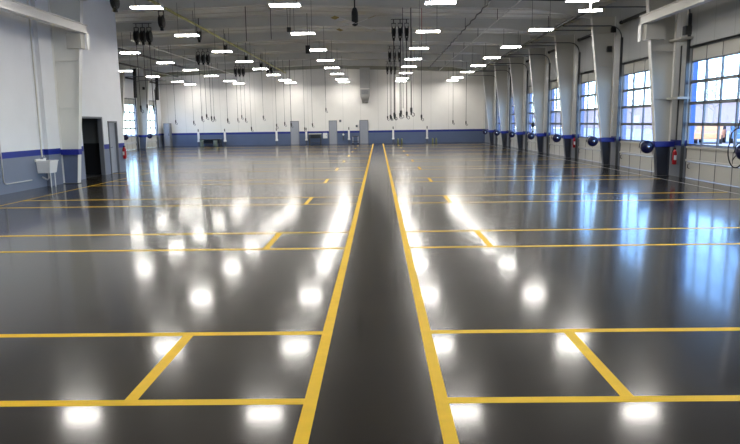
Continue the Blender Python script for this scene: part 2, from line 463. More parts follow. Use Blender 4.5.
m.box(XL-.13, XL+.005, D1[0]-.01, D1[0]+.01, 0, D1H).box(XL-.13, XL+.02, D1[1]-.05, D1[1]+.02, 0, D1H).box(XL-.13, XL+.02, D1[0]-.02, D1[1]+.02, D1H-.05, D1H+.01)
m.build('door_frame', M['grey_frame'], fr, fr.location)
dr = thing('door_%d' % dn, (XL, sum(D2)/2, 0), 'narrow grey door at the end of the near left wall', 'door', kind='structure'); dn += 1
m = MB()
m.box(XL-.2, XL+.03, D2[0], D2[0]+.06, 0, D2H).box(XL-.2, XL+.03, D2[1]-.06, D2[1], 0, D2H).box(XL-.2, XL+.03, D2[0], D2[1], D2H-.06, D2H)
m.build('door_frame', M['grey_frame'], dr, dr.location)
lf = MB().box(XL-.1, XL-.05, D2[0]+.06, D2[1]-.06, .01, D2H-.06).build('door_leaf', M['grey_door'], dr, dr.location)
MB().tube([(XL-.05, D2[0]+.14, .98), (XL+.01, D2[0]+.14, .98), (XL+.01, D2[0]+.26, .98)], .012, 8).build('door_handle', M['chrome'], lf, dr.location)

# three grey doors on the end wall
for i, (a, b, w_) in enumerate([(-7.54, -6.79, 'left'), (-4.24, -3.53, 'middle'), (-1.61, -.86, 'right')]):
    d = thing('door_%d' % dn, ((a+b)/2, YE, 0), 'plain grey door on the far wall, %s one of the three' % w_, 'door', kind='structure', group='grey doors on the far wall'); dn += 1
    o = d.location; h = 2.0
    MB().box(a, a+.05, YE-.06, YE, 0, h).box(b-.05, b, YE-.06, YE, 0, h).box(a, b, YE-.06, YE, h-.05, h).build('door_frame', M['grey_frame'], d, o)
    lf = MB().box(a+.05, b-.05, YE-.045, YE, .01, h-.05).build('door_leaf', M['grey_door'], d, o)
    MB().tube([(b-.12, YE-.045, .98), (b-.12, YE-.1, .98), (b-.22, YE-.1, .98)], .012, 8).build('door_handle', M['chrome'], lf, o)

# ------------------------------------------------------------------ crane beams on the two near columns
for side, x, nm in ((-1, -8.95, 'left'), (1, 8.02, 'right')):
    t = thing('crane_rail_beam', (x, 20.2, 4.6), 'white horizontal rail beam cantilevered off the nearest %s column' % nm, 'beam', 'white rail beams')
    m = MB()
    zb = 4.56
    m.box(x-.10, x+.10, 2.0, 20.2, zb, zb+.03).box(x-.10, x+.10, 2.0, 20.2, zb+.24, zb+.27).box(x-.06, x+.06, 2.0, 20.2, zb+.03, zb+.24)
    m.build('rail', M['whitebeam'], t, t.location)
    ex = x+(.06 if side < 0 else -.06)
    MB().box(min(ex, ex+.02*-side), max(ex, ex+.02*-side), 20.1, 20.3, 4.08, zb).build('end_bracket', M['white'], t, t.location)
    cx = (8.6 if side > 0 else -9.4)
    MB().box(min(x, cx), max(x, cx), 19.87, 20.13, 4.1, zb).build('corbel', M['col'], t, t.location)

# ------------------------------------------------------------------ ceiling lights
LX = [-15.5, -11.45, -7.17, -2.79, 1.91, 6.12]
LY = [4.1, 9.2, 14.4, 19.05, 24.9, 30.4, 35.4, 40.15, 45.1, 50.6, 53.9]
DX0 = [0, 0, .57, .16, -.1, -.29]           # the front row is set a little off the others
LH = 5.1
COLN = ['far left row', 'second row from the left', 'third row from the left', 'row just left of the aisle', 'row just right of the aisle', 'far right row']
def make_light(loc, lab, top):
    t = thing('ceiling_light', loc, lab, 'ceiling light', 'linear ceiling lights')
    o = (0, 0, 0); w = .44
    hs = MB().box(-w, w, -.12, .12, .022, .06).build('housing', M['white'], t)
    df = MB()
    df.box(-w+.012, w-.012, -.125, .125, -.012, .022, 1)
    df.m[0] = df.m[1] = 1
    for i_, f_ in enumerate(df.f):
        df.m[i_] = 0 if all(df.v[q_][2] < 0 for q_ in f_) else 1
    df.build('diffuser', [M['led'], M['led_side']], t)
    for s in (-1, 1):
        MB().box(s*w-.014, s*w+.014, -.128, .128, -.008, .062).build('end_cap', M['white'], t)
        MB().tube([(s*.33, 0, .06), (s*.33, 0, top)], .007, 6).build('hanger_rod', M['dark'], t)
    return t
first = make_light((LX[0], LY[7], LH), '', 1.2)
used = [False]
def place_light(x, y, lab):
    loc = (x, y, LH)
    if not used[0]:
        used[0] = True; first.location = loc; first['label'] = lab; return first
    return dup(first, loc, lab)
for ci, x in enumerate(LX):
    vis = 0
    for y in LY:
        if ci == 0 and y < 38: continue
        if ci == 1 and y < 29: continue
        if y < 18:  # out of view; the two front rows are added for their light
            lab = 'ceiling light out of view, %s at %s' % (COLN[ci], {4.1: 'very front', 9.2: 'near end', 14.4: 'picture bottom, mirrored in the floor'}[y])
        else:
            lab = 'white linear ceiling light, %s in the %s' % (ORD[vis], COLN[ci]); vis += 1
        t = place_light(x+(DX0[ci] if y == 19.05 else 0), y, lab)
        if ci == 5 and y == 19.05:
            x5 = .25
            MB().box(x5-.02, x5+.02, -.02, .02, -.25, -.01).build('drop_stem', M['white'], t)
            MB().box(x5-.32, x5+.32, -.04, .04, -.30, -.25).build('lower_lamp', M['led_side'], t)

# ------------------------------------------------------------------ ceiling fan
t = thing('ceiling_fan', (-.75, 22.4, 6.45), 'ceiling fan with four pale blades and ochre tips near the aisle', 'ceiling fan')
o = Vector((-.75, 22.4, 0))
MB().tube([o+Vector((0, 0, 6.46)), o+Vector((0, 0, 5.6))], .025, 8).build('down_rod', M['dark'], t, t.location)
MB().lathe([(.02, 4.98), (.09, 5.02), (.11, 5.08), (.11, 5.42), (.08, 5.55), (.03, 5.6)], o).build('motor', M['black'], t, t.location)
for k in range(4):
    a = (1.16, PI-1.16, PI+1.16, -1.16)[k]
    d = Vector((math.cos(a), math.sin(a), 0)); s = Vector((-math.sin(a), math.cos(a), .35)).normalized()
    m = MB(); z = Vector((0, 0, 5.06))
    def sec(r, w): return [o+z+d*r-s*w-Vector((0, 0, .006)), o+z+d*r+s*w-Vector((0, 0, .006)), o+z+d*r+s*w+Vector((0, 0, .006)), o+z+d*r-s*w+Vector((0, 0, .006))]
    m.hexa(sec(.1, .05), sec(1.3, .08)); bl = m.build('blade', M['white'], t, t.location)
    MB().hexa(sec(1.3, .08), sec(1.62, .075)).build('blade_tip', M['tip'], bl, t.location)

# ------------------------------------------------------------------ hose reels under the roof
def make_reel(loc, lab, top, grp, g=.8, gw=1.):
    t = thing('hose_reel', loc, lab, 'hose reel', grp)
    MB().lathe([(r_*g, h_*gw) for r_, h_ in ((.10, -.085), (.30, -.08), (.33, -.07), (.33, -.05), (.24, -.04), (.24, .04), (.33, .05), (.33, .07), (.30, .08), (.10, .085))], (0, 0, 0), 'X', 20).build('drum', M['black'], t)
    MB().box(-.10, -.088, -.05, .05, -.05, .4).box(.088, .10, -.05, .05, -.05, .4).box(-.10, .10, -.05, .05, .38, .4).tube([(0, 0, .4), (0, 0, top)], .02, 6).build('bracket', M['dark'], t)
    MB().box(-.05, .05, -.06, .06, -.40*g-.05, -.28*g).build('hose_stop', M['black'], t)
    return t
banks = [(-10.6, 30.1, 'nearest left roof bank'), (-10.6, 40.2, 'middle left roof bank'), (-10.55, 50.3, 'far left roof bank'),
         (1.03, 30.1, 'nearest aisle side roof bank'), (1.03, 40.2, 'middle aisle side roof bank'), (1.03, 50.3, 'far aisle side roof bank')]
r0 = None
for bx, by, bn in banks:
    for s, w_ in ((-1, 'left'), (0, 'centre'), (1, 'right')):
        loc = (bx+s*.29, by-.25, 5.76); lab = 'black hose reel, %s one in the %s' % (w_, bn)
        if r0 is None: r0 = make_reel(loc, lab, .552, 'black reels in banks of three')
        else: dup(r0, loc, lab)
    br = MB().box(bx-.42, bx+.42, by-.27, by-.23, 6.315, 6.335)
    ob = br.build('reel_mounting_rail', M['dark'], None, (bx, by-.25, 6.3)); tag(ob, 'dark mounting rail above the %s hose reels' % bn, 'rail', 'reel mounting rails')
for k, (x, y) in enumerate([(-8.4, 21.3), (-8.3, 25.5), (-7.98, 29.6), (-7.98, 34.6), (-7.98, 40), (-7.98, 45)]):
    lab = 'single black hose reel hanging by the yellow pipe, %s from the camera' % ORD[k]
    if k == 0: r1 = make_reel((x, y, 5.72), lab, .74, 'single reels along the yellow pipe', .72)
    elif k == 2: r2 = make_reel((x, y, 5.72), lab, .76, 'single reels along the yellow pipe', .6, .8)
    else: dup(r1 if k == 1 else r2, (x, y, 5.72), lab)
for x, w_ in ((-8.38, 'left'), (-8.1, 'right')):
    dup(r0, (x, 50.05, 5.86), 'black hose reel at the far end of the yellow pipe, %s of a pair' % w_, 'pair of reels at the far end of the yellow pipe')

# hoses that hang from the reels and the roof
def hose(x, y, zend, lab, grp, ztop=5.45, thick=.013, knob=True, mt='hose', swing=0.):
    t = thing('air_hose', (x, y, ztop), lab, 'hose', grp)
    pts = [(x+swing*math.sin(PI*i/8)*.05, y, ztop+(zend+.18-ztop)*i/8) for i in range(9)]
    MB().tube(pts, thick, 6).build('hose_line', M[mt], t, t.location)
    if knob:
        MB().lathe([(.02, zend+.30), (.045, zend+.28), (.045, zend+.14), (.03, zend+.1), (.03, zend+.02), (.015, zend)], (x, y, 0), 'Z', 10).build('coupler', M['black'], t, t.location)
        MB().tube([(x+.045, y, zend+.1), (x+.12, y, zend+.06), (x+.13, y, zend-.02), (x+.07, y, zend-.06), (x+.02, y, zend)], .014, 6).build('hook', M['dark'], t, t.location)
    return t
names3 = ('left', 'centre', 'right')
HB = [([(-10.92, 2.4), (-10.62, 2.45), (-10.33, 2.39)], 29.85, 'nearest left bank'), ([(-10.87, 2.01), (-10.57, 2.13), (-10.28, 2.0)], 39.95, 'middle left bank'),
      ([(-10.84, 1.96), (-10.53, 2.19), (-10.24, 1.95)], 50.05, 'far left bank'), ([(.74, 1.91), (1.05, 2.0), (1.31, 1.95)], 29.85, 'nearest aisle side bank'),
      ([(.75, 1.94), (1.04, 1.97), (1.33, 2.02)], 39.95, 'middle aisle side bank'), ([(.72, 1.96), (1.02, 1.95), (1.31, 2.05)], 50.05, 'far aisle side bank')]
for L, y, bn in HB:
    for (x, z), w_ in zip(L, names3):
        hose(x, y, z, 'dark air hose hanging from the %s reel of the %s' % (w_, bn), 'hoses of the reel banks', thick=.02 if y < 30 and x > 0 else .014)
SING = [(-10.06, 43.3, 1.88), (-9.22, 47, 1.29), (-7.61, 43, 2.04), (-7.3, 46.5, 1.49), (-6.81, 47.2, 1.62), (-6.44, 48, 1.53), (-5.71, 50.2, 1.2),
        (-5.08, 50, 1.5), (-3.77, 47, 2.57), (1.33, 26.2, 2.04), (2.39, 36, 1.87), (5.74, 50, 1.58), (6.74, 50, 1.49), (-15.09, 48.2, 1.87), (-14.4, 50.5, 1.8), (-12.4, 49, 2.1)]
WS = ['leftmost', 'second from left', 'third from left', 'fourth from left', 'fifth from left', 'sixth from left', 'seventh from left', 'eighth from left', 'ninth from left', 'tenth from left', 'eleventh from left',
      'fourth from right', 'third from right', 'second from right', 'next to the rightmost', 'rightmost']
for i, (x, y, z) in enumerate(sorted(SING, key=lambda p: p[0]/p[1])):
    z2 = roof_z(x)-.01
    lab = 'single dark hose hanging from the roof before the far wall, %s' % WS[i]
    hose(x, y, z, lab, 'single hanging hoses', ztop=z2, thick=.02 if abs(x-1.33) < .01 or i in (8,) else .012)
# short hanging cords from the roof
for x, y, z, lab, m_, th in [(-5.15, 26, 5.0, 'dark cord hanging straight from the roof, left of two by the yellow pipe', 'dark', .016), (-4.17, 26, 5.05, 'dark cord hanging straight from the roof, right of two by the yellow pipe', 'dark', .014),
                        (.98, 25.5, 2.3, 'long dark cord hanging beside the aisle close to the camera', 'dark', .012)]:
    o_ = MB().tube([(x, y, roof_z(x)-.005), (x, y, z)], th, 6).build('hanging_cord', M[m_], None, (x, y, z)); tag(o_, lab, 'cord', 'cords from the roof')
o_ = MB().tube([(1.74, 26, roof_z(1.74)-.005), (1.74, 26, 4.95)], .016, 6).build('hanging_cord', M['palered'], None, (1.74, 26, 5)); tag(o_, 'pale red cord hanging from the roof right of the aisle', 'cord', 'cords from the roof')
t = thing('pendant_outlet', (-3.45, 26, 6.5), 'small dark outlet box dangling from two cords left of the fan', 'outlet')
MB().tube([(-3.53, 26, 6.56), (-3.5, 26, 5.5)], .01, 6).tube([(-3.38, 26, 6.56), (-3.42, 26, 5.5)], .01, 6).build('cord', M['dark'], t, t.location)
MB().box(-3.54, -3.38, 25.94, 26.06, 5.32, 5.5).build('outlet_box', M['black'], t, t.location, bevel=.01)
t = thing('roof_sensor', (-2.95, 29.4, 6.5), 'small black box hanging beside the third light left of the aisle', 'sensor')
MB().tube([(-3.1, 29.4, 6.58), (-3.1, 29.4, 5.2)], .012, 6).build('rod', M['dark'], t, t.location)
MB().box(-3.2, -3.0, 29.33, 29.47, 4.85, 5.2).build('body', M['black'], t, t.location, bevel=.015)

# ------------------------------------------------------------------ pipes under the roof
def pipe(path, r, m_, name, lab, hang=True):
    c = path[0]
    t = thing(name, c, lab, 'pipe')
    MB().tube(path, r, 10).build('pipe_run', M[m_], t, c)
    if hang:
        (x0, y0, z0), (x1, y1, z1) = path[0], path[-1]
        n = max(2, int(abs(y1-y0)/5))
        for i in range(n+1):
            y = y0+(y1-y0)*i/n
            MB().tube([(x0, y, z0), (x0, y, roof_z(x0))], .012, 6).build('hanger', M['dark'], t, c)
    return t
pipe([(-7.75, 17, 6.0), (-7.75, 55.2, 6.0)], .055, 'ygas', 'gas_pipe', 'yellow green pipe running the length of the roof on the left')
pipe([(7.52, 23.6, 5.6), (7.52, 52, 5.6)], .06, 'dark', 'heater_pipe', 'black pipe slung above the tops of the right columns')
pipe([(.4, 24.1, 6.22), (7.3, 24.1, 6.0)], .035, 'dark', 'rafter_shadow_bar', 'dark bar standing for the shadow under a rafter, aisle to the right', False)  # shadow under a rafter flange, modelled as a dark bar
pipe([(4.95, 17, 5.85), (4.95, 53.5, 5.85)], .022, 'whitebeam', 'conduit_pipe', 'thin pale conduit running along the roof on the right')
pipe([(-13.0, 27, 5.6), (-13.0, 44, 5.6)], .06, 'dark', 'heater_pipe', 'black pipe under the left roof, nearer of two')
pipe([(-15.9, 34, 5.6), (-15.9, 52, 5.6)], .06, 'dark', 'heater_pipe', 'black pipe under the left roof by the far doors')
pipe([(-11.6, 31, 5.75), (-11.6, 53, 5.75)], .035, 'whitebeam', 'conduit_pipe', 'pale conduit under the left roof between the lights')
pts = [(3.95+.03*math.sin(i*2.1), 19+i*.5, 5.93-.06*abs(math.sin(i*PI/3))) for i in range(66)]
pipe(pts, .028, 'dark', 'festooned_cable', 'dark looped cable strung along the roof right of the aisle')
o_ = MB().tube([(-10.22, 25.62, 3.6), (-10.22, 25.62, 6.44)], .05, 8).build('vertical_pipe', M['copper'], None, (-10.22, 25.62, 3.6)); tag(o_, 'orange vertical pipe at the far end of the near left wall', 'pipe')

# ------------------------------------------------------------------ blue hose reels on the columns
def make_blue_reel(loc, lab, grp):
    t = thing('wall_hose_reel', loc, lab, 'hose reel', grp)
    MB().lathe([(.05, -.10), (.15, -.095), (.19, -.06), (.20, 0), (.19, .06), (.15, .095), (.05, .10)], (0, 0, 0), 'Y', 22).build('drum_cover', M['reel_blue'], t)
    MB().lathe([(.03, -.125), (.05, -.12), (.05, -.09)], (0, 0, 0), 'Y', 12).build('hub', M['chrome'], t)
    MB().box(.14, .27, -.03, .03, .02, .09).build('arm', M['blue'], t)
    MB().tube([(-.05, 0, .19), (-.16, 0, .2), (-.22, 0, .12), (-.24, 0, -.02)], .014, 6).build('hose_tail', M['black'], t)
    return t
b0 = None
for k, y in enumerate(YF[5:]):
    loc = (8.27, y, .90 if k == 0 else .93); lab = 'round blue hose reel on the %s right hand column' % (ORD[k] if k else 'nearest')
    if b0 is None: b0 = make_blue_reel(loc, lab, 'blue reels on the right columns')
    else: dup(b0, loc, lab)
dup(b0, (8.34, YF[4]-.15, .98), 'blue hose reel cut by the right edge of the picture', 'blue reels on the right columns')
for y, w_ in ((45.3, 'before'), (50.1, 'between')):
    r = dup(b0, (-17.78, y, .98), 'blue hose reel on the far left column %s the two doors' % w_, 'blue reels on the left columns'); r.rotation_euler.z = PI
# looped black hose at the right edge
m = MB(); cx, cy, cz = 8.35, 14.95, 1.05
pts = [(cx-.10+.02*math.sin(a)+.22*math.cos(a), cy-.02-.03*math.sin(a*2), cz-.06+.38*math.sin(a)+(.15 if math.sin(a) > .7 else 0)) for a in [2*PI*i/24 for i in range(25)]]
m.tube(pts, .014, 6).tube([(cx-.20, cy, .78), (cx-.1, cy, .92), (cx-.02, cy, .96)], .012, 6).tube([(cx-.12, cy, 1.5), (cx-.05, cy+.02, 1.8), (cx+.06, cy+.03, 2.1)], .014, 6)
o_ = m.build('looped_hose', M['black'], None, (cx, cy, .7)); tag(o_, 'loose black loop of hose at the right edge before the nearest door', 'hose')
# nozzle tool on the reel of the fourth column
t = thing('hung_work_lamp', (8.32, YF[8]-.16, 1.15), 'black and white work lamp hung above the fourth right reel', 'work lamp')
o = t.location
MB().lathe([(.03, 1.12), (.05, 1.16), (.05, 1.42), (.08, 1.46), (.10, 1.56), (.05, 1.66)], (o.x, o.y, 0), 'Z', 12).build('lamp_body', M['black'], t, o)
MB().box(o.x-.05, o.x+.05, o.y-.13, o.y-.10, 1.2, 1.4).build('lens', M['white'], t, o)
MB().tube([(o.x, o.y, 1.64), (o.x+.03, o.y, 1.74), (o.x+.09, o.y, 1.72)], .012, 6).build('lamp_hook', M['dark'], t, o)

# ------------------------------------------------------------------ fire extinguishers
def extinguisher(loc, lab):
    t = thing('fire_extinguisher', loc, lab, 'fire extinguisher', 'red fire extinguishers')
    MB().lathe([(.05, .0), (.065, .015), (.065, .34), (.055, .39), (.03, .42), (.025, .45)], (0, 0, 0), 'Z', 16).build('cylinder', M['red'], t)
    MB().box(-.02, .02, -.03, .07, .45, .49).box(-.012, .012, -.06, .02, .49, .505).build('valve_handle', M['dark'], t)
    MB().tube([(0, .03, .46), (-.05, .03, .44), (-.085, .02, .3), (-.085, 0, .12)], .01, 6).build('hose', M['black'], t)
    MB().box(-.05, .02, -.079, -.066, .14, .28).build('label_plate', M['white'], t)
    return t
e0 = extinguisher((8.95, 19.6, .38), 'red fire extinguisher hung beside the nearest right column')
dup(e0, (8.98, 29.75, .5), 'red fire extinguisher beside the third right column')
dup(e0, (-9.92, 25.05, .5), 'red fire extinguisher at the end of the near left wall past the grey door')

# ------------------------------------------------------------------ sink and conduits on the left wall
t = thing('utility_sink', (-9.8, 19.0, .4), 'white wall hung utility sink below the blue stripe on the left', 'sink')
o = t.location
m = MB()
X0, X1, Y0, Y1, ZA, ZB = XL+.004, -9.58, 18.62, 19.12, .42, .76
m.hexa([(X0, Y0+.05, ZA), (X1-.05, Y0+.05, ZA), (X1-.05, Y1-.05, ZA), (X0, Y1-.05, ZA)], [(X0, Y0, ZB), (X1, Y0, ZB), (X1, Y1, ZB), (X0, Y1, ZB)])
m.build('basin', M['white'], t, o, bevel=.015)
MB().box(X0, X1+.01, Y0-.01, Y0+.03, ZB, ZB+.03).box(X0, X1+.01, Y1-.03, Y1+.01, ZB, ZB+.03).box(X1-.03, X1+.01, Y0, Y1, ZB, ZB+.03).box(X0, X0+.05, Y0-.05, Y1, ZB, ZB+.08).build('rim', M['white'], t, o)
MB().tube([(X0+.05, 18.87, .86), (X0+.14, 18.87, .90), (X0+.2, 18.87, .84)], .014, 8).tube([(X0+.05, 18.8, .84), (X0+.05, 18.94, .84)], .018, 8).build('faucet', M['chrome'], t, o)
MB().tube([(-9.78, 18.87, .42), (-9.78, 18.87, .27), (-9.82, 18.87, .22), (-9.88, 18.87, .25), (-9.97, 18.87, .3)], .022, 8).build('drain_trap', M['white'], t, o)
for yy in (18.75, 19.0): MB().tube([(-9.66, yy, 0), (-9.66, yy, .42)], .014, 8).build('leg', M['white'], t, o)
def conduit(path, lab, r=.022):
    o_ = MB().tube(path, r, 8).build('wall_conduit', M['whitebeam'], None, path[0]); tag(o_, lab, 'conduit', 'white wall conduits')
conduit([(-9.97, 18.95, .862), (-9.97, 18.95, 6.2)], 'white conduit running up the left wall from the sink')
conduit([(-9.98, 16.9, 1.9), (-9.98, 16.9, .33), (-9.98, 17.0, .26), (-9.98, 18.3, .26)], 'white L shaped conduit low on the left wall before the sink', .015)
conduit([(9.03, 19.45, 4.1), (9.03, 19.45, 6.0)], 'white pipe above the girts beside the nearest right column', .03)
o_ = MB().box(8.92, 9.1, 19.3, 19.5, 4.15, 4.4).build('junction_box', M['seam'], None, (9, 19.4, 4.15)); tag(o_, 'dark junction box high beside the nearest right column', 'junction box')

# ------------------------------------------------------------------ loudspeakers / floodlights on columns
def flood(loc, lab, rz=0.):
    t = thing('wall_speaker', loc, lab, 'speaker', 'black speakers on the columns'); t.rotation_euler.z = rz
    MB().hexa([(-.09, -.14, -.11), (.09, -.14, -.11), (.06, .04, -.08), (-.06, .04, -.08)], [(-.09, -.14, .11), (.09, -.14, .11), (.06, .04, .08), (-.06, .04, .08)]).build('cabinet', M['black'], t, bevel=.01)
    MB().box(-.075, .075, -.15, -.138, -.095, .095).build('grille', M['dark'], t)
    MB().tube([(0, .03, 0), (0, .16, .05)], .025, 6).build('bracket', M['dark'], t)
    return t
f0 = flood((8.78, 24.87, 5.05), 'black speaker high on the second right column, upper of two')
dup(f0, (8.66, 24.87, 4.35), 'black speaker on the second right column, lower of two')
dup(f0, (-17.9, 45.1, 5.1), 'black speaker high on the far left column before the doors')
dup(f0, (-17.9, 49.9, 4.6), 'black speaker high on the far left column between the doors')
for x, y, z0, z1, lab in [(-17.65, 47.5, 3.8, 6.1, 'black exhaust hose hanging above the nearer far left door'), (-17.65, 52.2, 3.8, 6.0, 'black exhaust hose hanging above the far corner left door')]:
    t = thing('exhaust_hose', (x, y, z1), lab, 'exhaust hose', 'black exhaust hoses')
    n = 40; MB().tube([(x-.06*i/n, y, z1+(z0-z1)*i/n) for i in range(n+1)], [.12+.012*(i % 2) for i in range(n+1)], 10).build('flexible_tube', M['black'], t, t.location)
    MB().tube([(x, y, z1), (x, y, roof_z(x))], .02, 6).build('hanger', M['dark'], t, t.location)

# ------------------------------------------------------------------ duct on the far wall
t = thing('air_duct', (-1.09, 55.1, 3.4), 'grey metal air duct with a rounded elbow on the far wall', 'duct')
o = t.location
MB().box(-1.5, -.68, 54.72, 55.48, 4.62, 6.3).build('riser', M['duct'], t, o)
MB().box(-1.53, -.65, 54.69, 55.49, 4.54, 4.62).build('flange_band', M['whitebeam'], t, o)
m = MB(); n = 10
prof = [(54.72, 4.54)]+[(54.72+.6*(1-math.cos(PI/2*i/n)), 4.1-.65*math.sin(PI/2*i/n)) for i in range(n+1)]+[(55.48, 3.45), (55.48, 4.54)]
q = len(prof)
def hw(z): return .41 if z > 4.05 else .41-.18*min(1, (4.05-z)/.6)
m.add([(-1.09-hw(z), y, z) for y, z in prof]+[(-1.09+hw(z), y, z) for y, z in prof], [tuple(range(q)), tuple(range(2*q-1, q-1, -1))]+[(i, (i+1) % q, q+(i+1) % q, q+i) for i in range(q)])
m.build('elbow', M['duct'], t, o)
lo = MB()
for i in range(6): lo.box(-1.38, -.8, 54.685, 54.73, 4.14+i*.06, 4.165+i*.06)
lo.build('louvre', M['grey_frame'], t, o)

# ------------------------------------------------------------------ along the far wall
POST = [-15.43, -13.16, -8.72, -6.17, -2.52, 1.26, 4.15]
for i, x in enumerate(POST):
    loc = (x, 55.3, 0)
    lab = 'white service post against the far wall, %s' % ['leftmost of seven', 'second from left', 'left of the first grey door', 'between the first and second grey doors', 'between the second and third grey doors', 'just right of the aisle', 'rightmost of seven'][i]
    if i == 0:
        p0 = thing('service_post', loc, lab, 'service post', 'white service posts')
        MB().box(-.075, .075, -.06, .1, .42, 1.2).build('casing', M['white'], p0, bevel=.01)
        MB().box(-.1, .1, -.08, .12, .34, .46).build('drain_cup', M['white'], p0)
        MB().tube([(0, 0, 0), (0, 0, .36)], .035, 8).build('stem', M['steel'], p0)
        MB().tube([(0, 0, 1.2), (0, 0, 1.42)], .04, 8).build('pipe_top', M['dark'], p0)
    else: dup(p0, loc, lab)

def bench(loc, w, d, h, lab, mt, top_m):
    t = thing('work_bench', loc, lab, 'work bench')
    MB().box(-w/2, w/2, -d/2, d/2, h-.05, h).build('bench_top', M[top_m], t)
    for sx in (-1, 1):
        for sy in (-1, 1): MB().box(sx*(w/2-.04)-.03, sx*(w/2-.04)+.03, sy*(d/2-.04)-.03, sy*(d/2-.04)+.03, 0, h-.05).build('leg', M['steel'], t)
    MB().box(-w/2+.06, w/2-.06, -d/2+.04, d/2-.04, .16, .19).build('lower_shelf', M[mt], t)
    MB().box(-w/2+.1, w/2-.1, d/2-.06, d/2-.03, h-.4, h-.05).build('back_panel', M[mt], t)
    return t
bench((-14.3, 54.9, 0), 1.75, .6, .58, 'low grey work bench between the two leftmost white service posts', 'navy', 'steel')
bench((-5.38, 54.9, 0), 1.05, .6, .92, 'work bench with a white top left of the middle grey door', 'navy', 'white')
def drum(loc, r, h, m_, lab, name='steel_drum'):
    t = thing(name, loc, lab, 'drum')
    MB().lathe([(r*.95, 0), (r, .01), (r, h*.32), (r*1.04, h*.34), (r, h*.36), (r, h*.64), (r*1.04, h*.66), (r, h*.68), (r, h-.01), (r*.95, h)], (0, 0, 0), 'Z', 16).build('shell', M[m_], t)
    MB().lathe([(r*.9, h), (r*.9, h+.015), (.03, h+.02)], (0, 0, 0), 'Z', 16).build('lid', M['dark'], t)
drum((-14.9, 54.3, 0), .15, .5, 'green', 'grey green drum before the low work bench, left of two')
drum((-13.75, 54.3, 0), .17, .48, 'green', 'grey green drum before the low work bench, right of two')
t = thing('wall_cabinet', (-4.56, 55.4, .5), 'small white wall cabinet left of the middle grey door', 'cabinet')
MB().box(-4.74, -4.38, 55.28, 55.49, .5, .95).build('body', M['white'], t, t.location)
lf = MB().box(-4.73, -4.39, 55.26, 55.28, .51, .94).build('cabinet_door', M['white'], t, t.location)
MB().box(-4.45, -4.43, 55.24, 55.26, .68, .78).build('handle', M['steel'], lf, t.location)
t = thing('wall_valve', (-3.0, 55.4, .8), 'grey pipe valve with a red wheel right of the middle grey door', 'valve')
MB().tube([(-3.0, 55.46, .3), (-3.0, 55.46, 1.0)], .04, 8).build('pipe', M['steel'], t, t.location)
MB().lathe([(.02, -.06), (.09, -.05), (.09, -.03), (.02, -.02)], (-3.0, 55.4, .8), 'Y', 12).build('hand_wheel', M['white'], t, t.location)
def cart(loc, lab):
    t = thing('tool_cart', loc, lab, 'cart')
    MB().box(-.25, .25, -.2, .2, .62, .68).box(-.25, .25, -.2, .2, .2, .25).build('tray', M['navy'], t)
    for sx in (-1, 1):
        for sy in (-1, 1):
            MB().tube([(sx*.22, sy*.17, .1), (sx*.22, sy*.17, .66)], .014, 6).build('upright', M['white'], t)
            MB().lathe([(.05, -.015), (.05, .015)], (sx*.22, sy*.17, .05), 'Y', 10).build('castor', M['black'], t)
cart((-1.95, 54.9, 0), 'small tool cart between two grey doors on the far wall')
def bollard(loc, lab, h=.42):
    t = thing('floor_bollard', loc, lab, 'bollard', 'yellow green bollards')
    MB().lathe([(.075, 0), (.075, h-.06), (.06, h-.02), (.02, h)], (0, 0, 0), 'Z', 14).build('post', M['ygreen'], t)
    MB().box(-.11, .11, -.11, .11, 0, .015).build('base_plate', M['steel'], t)
    return t
q0 = bollard((1.66, 54.9, 0), 'short yellow green bollard right of the aisle, left of a pair')
dup(q0, (1.98, 54.9, 0), 'short yellow green bollard right of the aisle, right of a pair')
dup(q0, (4.6, 54.9, 0), 'short yellow green bollard beside the rightmost white service post, left of a pair')
dup(q0, (4.9, 54.9, 0), 'short yellow green bollard beside the rightmost white service post, right of a pair')
for x, z, lab in [(-3.25, 1.95, 'small grey alarm box on the far wall right of the middle door'), (-1.85, 1.5, 'small grey thermostat left of the right hand far door')]:
    t = thing('wall_box', (x, YE, z), lab, 'wall box')
    MB().box(x-.09, x+.09, YE-.08, YE, z-.1, z+.1).build('case', M['grey_frame'], t, t.location, bevel=.01)
    MB().lathe([(.05, -.03), (.05, 0)], (x, YE-.08, z), 'Y', 12).build('dial', M['dark'], t, t.location)
t = thing('electrical_cabinet', (-18.0, 55.1, 0), 'tall grey electrical cabinet in the far left corner', 'cabinet')
MB().box(-18.25, -17.75, 54.85, 55.45, 0, 1.95).build('body', M['grey_frame'], t, t.location)
lf = MB().box(-18.22, -17.78, 54.83, 54.85, .05, 1.9).build('cabinet_door', M['grey_door'], t, t.location)
MB().box(-17.84, -17.81, 54.81, 54.83, .9, 1.1).build('handle', M['dark'], lf, t.location)

